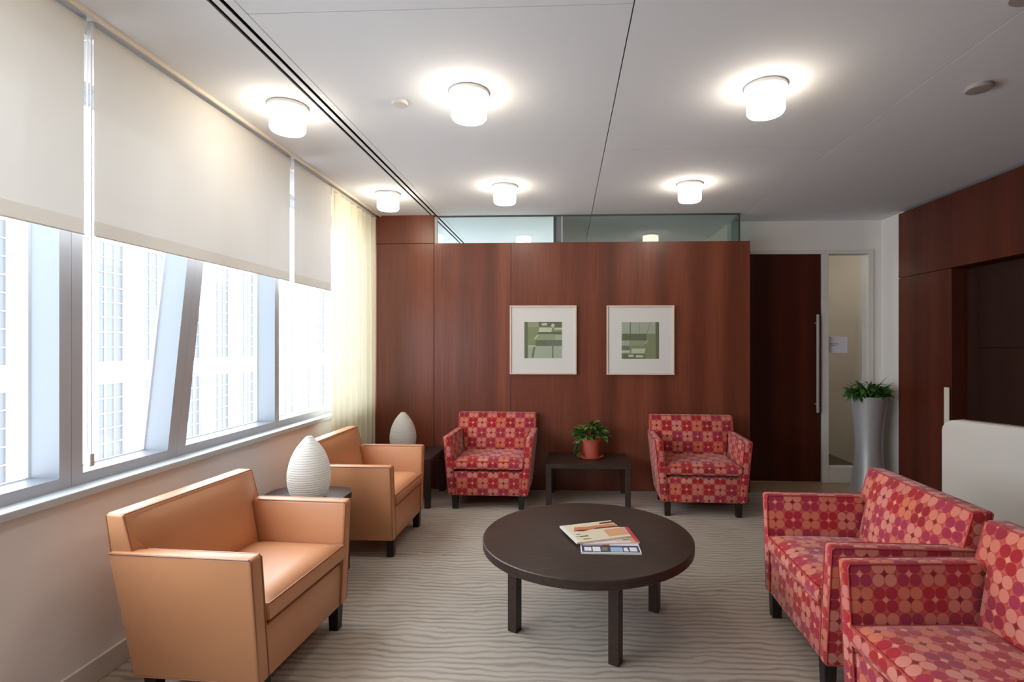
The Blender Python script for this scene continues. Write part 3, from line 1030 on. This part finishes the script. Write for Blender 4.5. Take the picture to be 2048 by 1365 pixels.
# tall silver planter
t = thing('tall_planter', 'tall silver hourglass planter with green foliage beside the sidelight', 'planter', (2.93, 5.20, 0.0))
PH = 0.905
prof = []
for i in range(25):
    s = i / 24
    r = 0.118 + 0.044 * max(0, (0.48 - s) / 0.48) ** 1.7 + 0.050 * max(0, (s - 0.48) / 0.52) ** 1.8
    prof.append((r, 0.0 + PH * s))
prof += [(0.160, PH), (0.152, PH - 0.03), (0.148, PH - 0.05)]
obj('vessel', lathe(bmesh.new(), prof, 48), 'planter_silver', t, True, angle=50)
obj('soil', lathe(bmesh.new(), [(0.147, PH - 0.049), (0.147, PH - 0.02)], 24), 'soil', t)
la = [leaf_mesh('blade_a', 0.24, 0.030, 'leaf_dark', 0.15, 0.4, 6), leaf_mesh('blade_b', 0.15, 0.05, 'leaf_dark', 0.3), leaf_mesh('blade_c', 0.11, 0.06, 'leaf_mid', 0.4), leaf_mesh('blade_d', 0.10, 0.05, 'leaf_dark', 0.5)]
for i in range(14):
    az = i * 2.4
    put_leaf(la[0], t, (0.02 * math.cos(az), 0.02 * math.sin(az), PH - 0.02), az, random.uniform(0.6, 1.2), random.uniform(-0.3, 0.3), random.uniform(0.8, 1.1))
for i in range(230):
    az = random.uniform(0, 2 * math.pi)
    rr = 0.172 * math.sqrt(random.random())
    zz = PH + random.uniform(-0.005, 0.12) * (1.2 - rr / 0.25)
    put_leaf(la[random.choice([1, 2, 2, 3, 3, 3])], t, (rr * math.cos(az), rr * math.sin(az) * 0.8, zz), az + random.uniform(-0.8, 0.8), random.uniform(-0.6, 0.8), random.uniform(-0.6, 0.6), random.uniform(0.45, 0.8))

# ------------------------------------------------------------------ white screen on the right
P0, P1 = Vector((2.262, 3.255, 0)), Vector((2.429, 2.903, 0))      # far end and a point nearer along its face
dirv = (P1 - P0).normalized()
ang = math.degrees(math.atan2(dirv.y, dirv.x))
t = thing('reception_screen', 'white freestanding screen with rounded corner behind the red armchairs', 'screen', P0, ang)
LN, ZT, TH = 1.7, 0.955, 0.075
outl = [(0.0, 0.03), (LN, 0.03)]
Rr = 0.07
for cxx, a0, a1 in ((LN - Rr, 0, 90), (Rr, 90, 180)):
    for k in range(9):
        an = math.radians(a0 + (a1 - a0) * k / 8)
        outl.append((cxx + Rr * math.cos(an), ZT - Rr + Rr * math.sin(an)))
bm = prism(bmesh.new(), outl, lambda z: 0.0, lambda z: TH, 0.006, 2)
obj('panel', bm, 'screen_white', t, True)
for x in (0.12, LN - 0.12):
    obj('foot', boxes((x - 0.03, x + 0.03, -0.10, TH + 0.10, 0.0, 0.03), bev=0.003), 'steel', t)
obj('top_edge', boxes((Rr + 0.01, LN - Rr - 0.01, 0.012, TH - 0.008, ZT, ZT + 0.004)), 'screen_edge', t)

# ------------------------------------------------------------------ magazines
for c, rgb in (('mg_cream', (226, 214, 188)), ('mg_skin', (206, 128, 92)), ('mg_brown', (96, 58, 36)), ('mg_green', (120, 128, 96)), ('mg_red', (200, 60, 66)), ('mg_pink', (226, 196, 196)),
               ('mg_navy', (52, 62, 110)), ('mg_blue', (150, 186, 214)), ('mg_white', (232, 230, 232)), ('mg_orange', (222, 164, 120))):
    flat(c, rgb, 0.3)
MC = ['mg_cream', 'mg_skin', 'mg_brown', 'mg_green', 'mg_red', 'mg_pink', 'mg_navy', 'mg_blue', 'mg_white', 'mg_orange']


def magazine(label, center, rz, L, Wd, z, th, ground, shapes):
    t = thing('magazine', label, 'magazine', (center[0], center[1], z), rz, 'magazines on the coffee table')
    obj('pages', boxes((-L / 2 + 0.001, L / 2 - 0.002, -Wd / 2 + 0.002, Wd / 2 - 0.001, 0.0004, th - 0.0006)), 'paper', t)
    bm = bmesh.new()
    bm.faces.new([bm.verts.new(p) for p in ((-L / 2, -Wd / 2, th), (L / 2, -Wd / 2, th), (L / 2, Wd / 2, th), (-L / 2, Wd / 2, th))]).material_index = ground
    for i, (poly, ci) in enumerate(shapes):
        f = bm.faces.new([bm.verts.new((-L / 2 + L * u_, -Wd / 2 + Wd * v_, th + 0.00006 * (i + 1))) for u_, v_ in poly])
        f.material_index = ci
    obj('cover', bm, MC, t)
    bm = boxes((-L / 2, L / 2, -Wd / 2, Wd / 2, 0.0, 0.0004), (-L / 2, -L / 2 + 0.001, -Wd / 2, Wd / 2, 0.0004, th - 0.0002))
    obj('back_cover', bm, MC[ground], t)


z = TZ
magazine('blue and white magazine at the bottom of the pile on the round table', (0.212, 2.532), 0.5, 0.278, 0.222, z, 0.007, 8,
         [(rc(0.02, 0.03, 0.98, 0.40), 6), (rc(0.06, 0.10, 0.18, 0.3), 8), (rc(0.2, 0.08, 0.33, 0.32), 8), (rc(0.35, 0.12, 0.45, 0.3), 3), (rc(0.5, 0.06, 0.7, 0.3), 7),
          ([(0.72, 0.08), (0.80, 0.08), (0.78, 0.3), (0.72, 0.26)], 8), (rc(0.82, 0.08, 0.94, 0.3), 8), (rc(0.37, 0.3, 0.5, 0.55), 2), (rc(0.0, 0.0, 1, 0.03), 8)])
magazine('pink magazine with red edge in the middle of the pile on the round table', (0.208, 2.628), 9, 0.275, 0.215, z + 0.0071, 0.006, 5,
         [(rc(0.93, 0, 1, 1), 4), (rc(0.84, 0.0, 0.93, 0.4), 9), (rc(0.2, 0.05, 0.6, 0.12), 8), (rc(0.72, 0.14, 0.84, 0.2), 3)])
magazine('cream magazine with orange figure on top of the pile on the round table', (0.150, 2.665), 20.5, 0.290, 0.240, z + 0.0132, 0.008, 0,
         [([(0.0, 0.0), (0.06, 0.0), (0.06, 1), (0.0, 1)], 8), ([(0.14, 0.60), (0.30, 0.54), (0.55, 0.62), (0.98, 0.62), (1.0, 0.78), (0.75, 0.80), (0.5, 0.78), (0.22, 0.82)], 1),
          ([(0.14, 0.60), (0.30, 0.54), (0.42, 0.60), (0.25, 0.66)], 2), ([(0.5, 0.60), (1.0, 0.56), (1.0, 0.64), (0.6, 0.66)], 2), ([(0.72, 0.84), (1.0, 0.84), (1.0, 0.94), (0.74, 0.92)], 2),
          ([(0.62, 0.1), (1.0, 0.1), (1.0, 0.5), (0.66, 0.48)], 9), (rc(0.12, 0.38, 0.2, 0.42), 3), (rc(0.14, 0.24, 0.30, 0.31), 3), (rc(0.16, 0.10, 0.30, 0.14), 3), (rc(0.08, 0.28, 0.13, 0.31), 3)])

# ------------------------------------------------------------------ the building across the street
BX = -20.0
b = thing('office_building', 'pale stone building across the street, seen through the windows', 'building', (BX, 30, -14))
bays = [11.7 + 2.5 * k for k in range(19)]
rowz = [-11.75, -5.55, 0.65]
WW, WH = 1.43, 5.25
for k, y0 in enumerate(bays):
    part_box('pier', 'facade_stone', b, -1.0, 0.0, y0 + WW - 30, y0 + 2.5 - 30, 0.0, 20.9)
for r in rowz + [6.85]:
    part_box('spandrel', 'facade_stone', b, -0.9, -0.12, bays[0] - 30, bays[-1] + 2.5 - 30, r - 0.95 + 14, r + 14)
part_box('cut_top', 'facade_stone', b, -1.0, 0.05, bays[0] - 30, bays[-1] + 2.5 - 30, 20.85, 22.2)  # unseen building top, cut low so more sky light enters the room
wm = pm = None
for r in rowz:
    for y0 in bays:
        if wm is None:
            bm = bmesh.new()
            for i in range(4):
                y = WW * i / 3
                box(bm, -0.05, 0.0, max(0, y - 0.022), min(WW, y + 0.022), 0, WH)
            for i in range(9):
                zq = WH * i / 8
                box(bm, -0.05, -0.005, 0, WW, max(0, zq - 0.018), min(WH, zq + 0.018))
            o = obj('window', bm, 'facade_stone', b)
            wm = o.data
            p = obj('pane', boxes((-0.06, -0.05, 0, WW, 0, WH)), 'facade_pane', o)
            pm = p.data
        else:
            o = bpy.data.objects.new('window', wm)
            COL.objects.link(o)
            o.parent = b
            p = bpy.data.objects.new('pane', pm)
            COL.objects.link(p)
            p.parent = o
        o.location = (-0.10, y0 - 30, r + 14)
struct('street_ground', boxes((-60, -2.6, -20, 80, -14.3, -14.0)), 'street', 'pale paved square far below', 'ground')
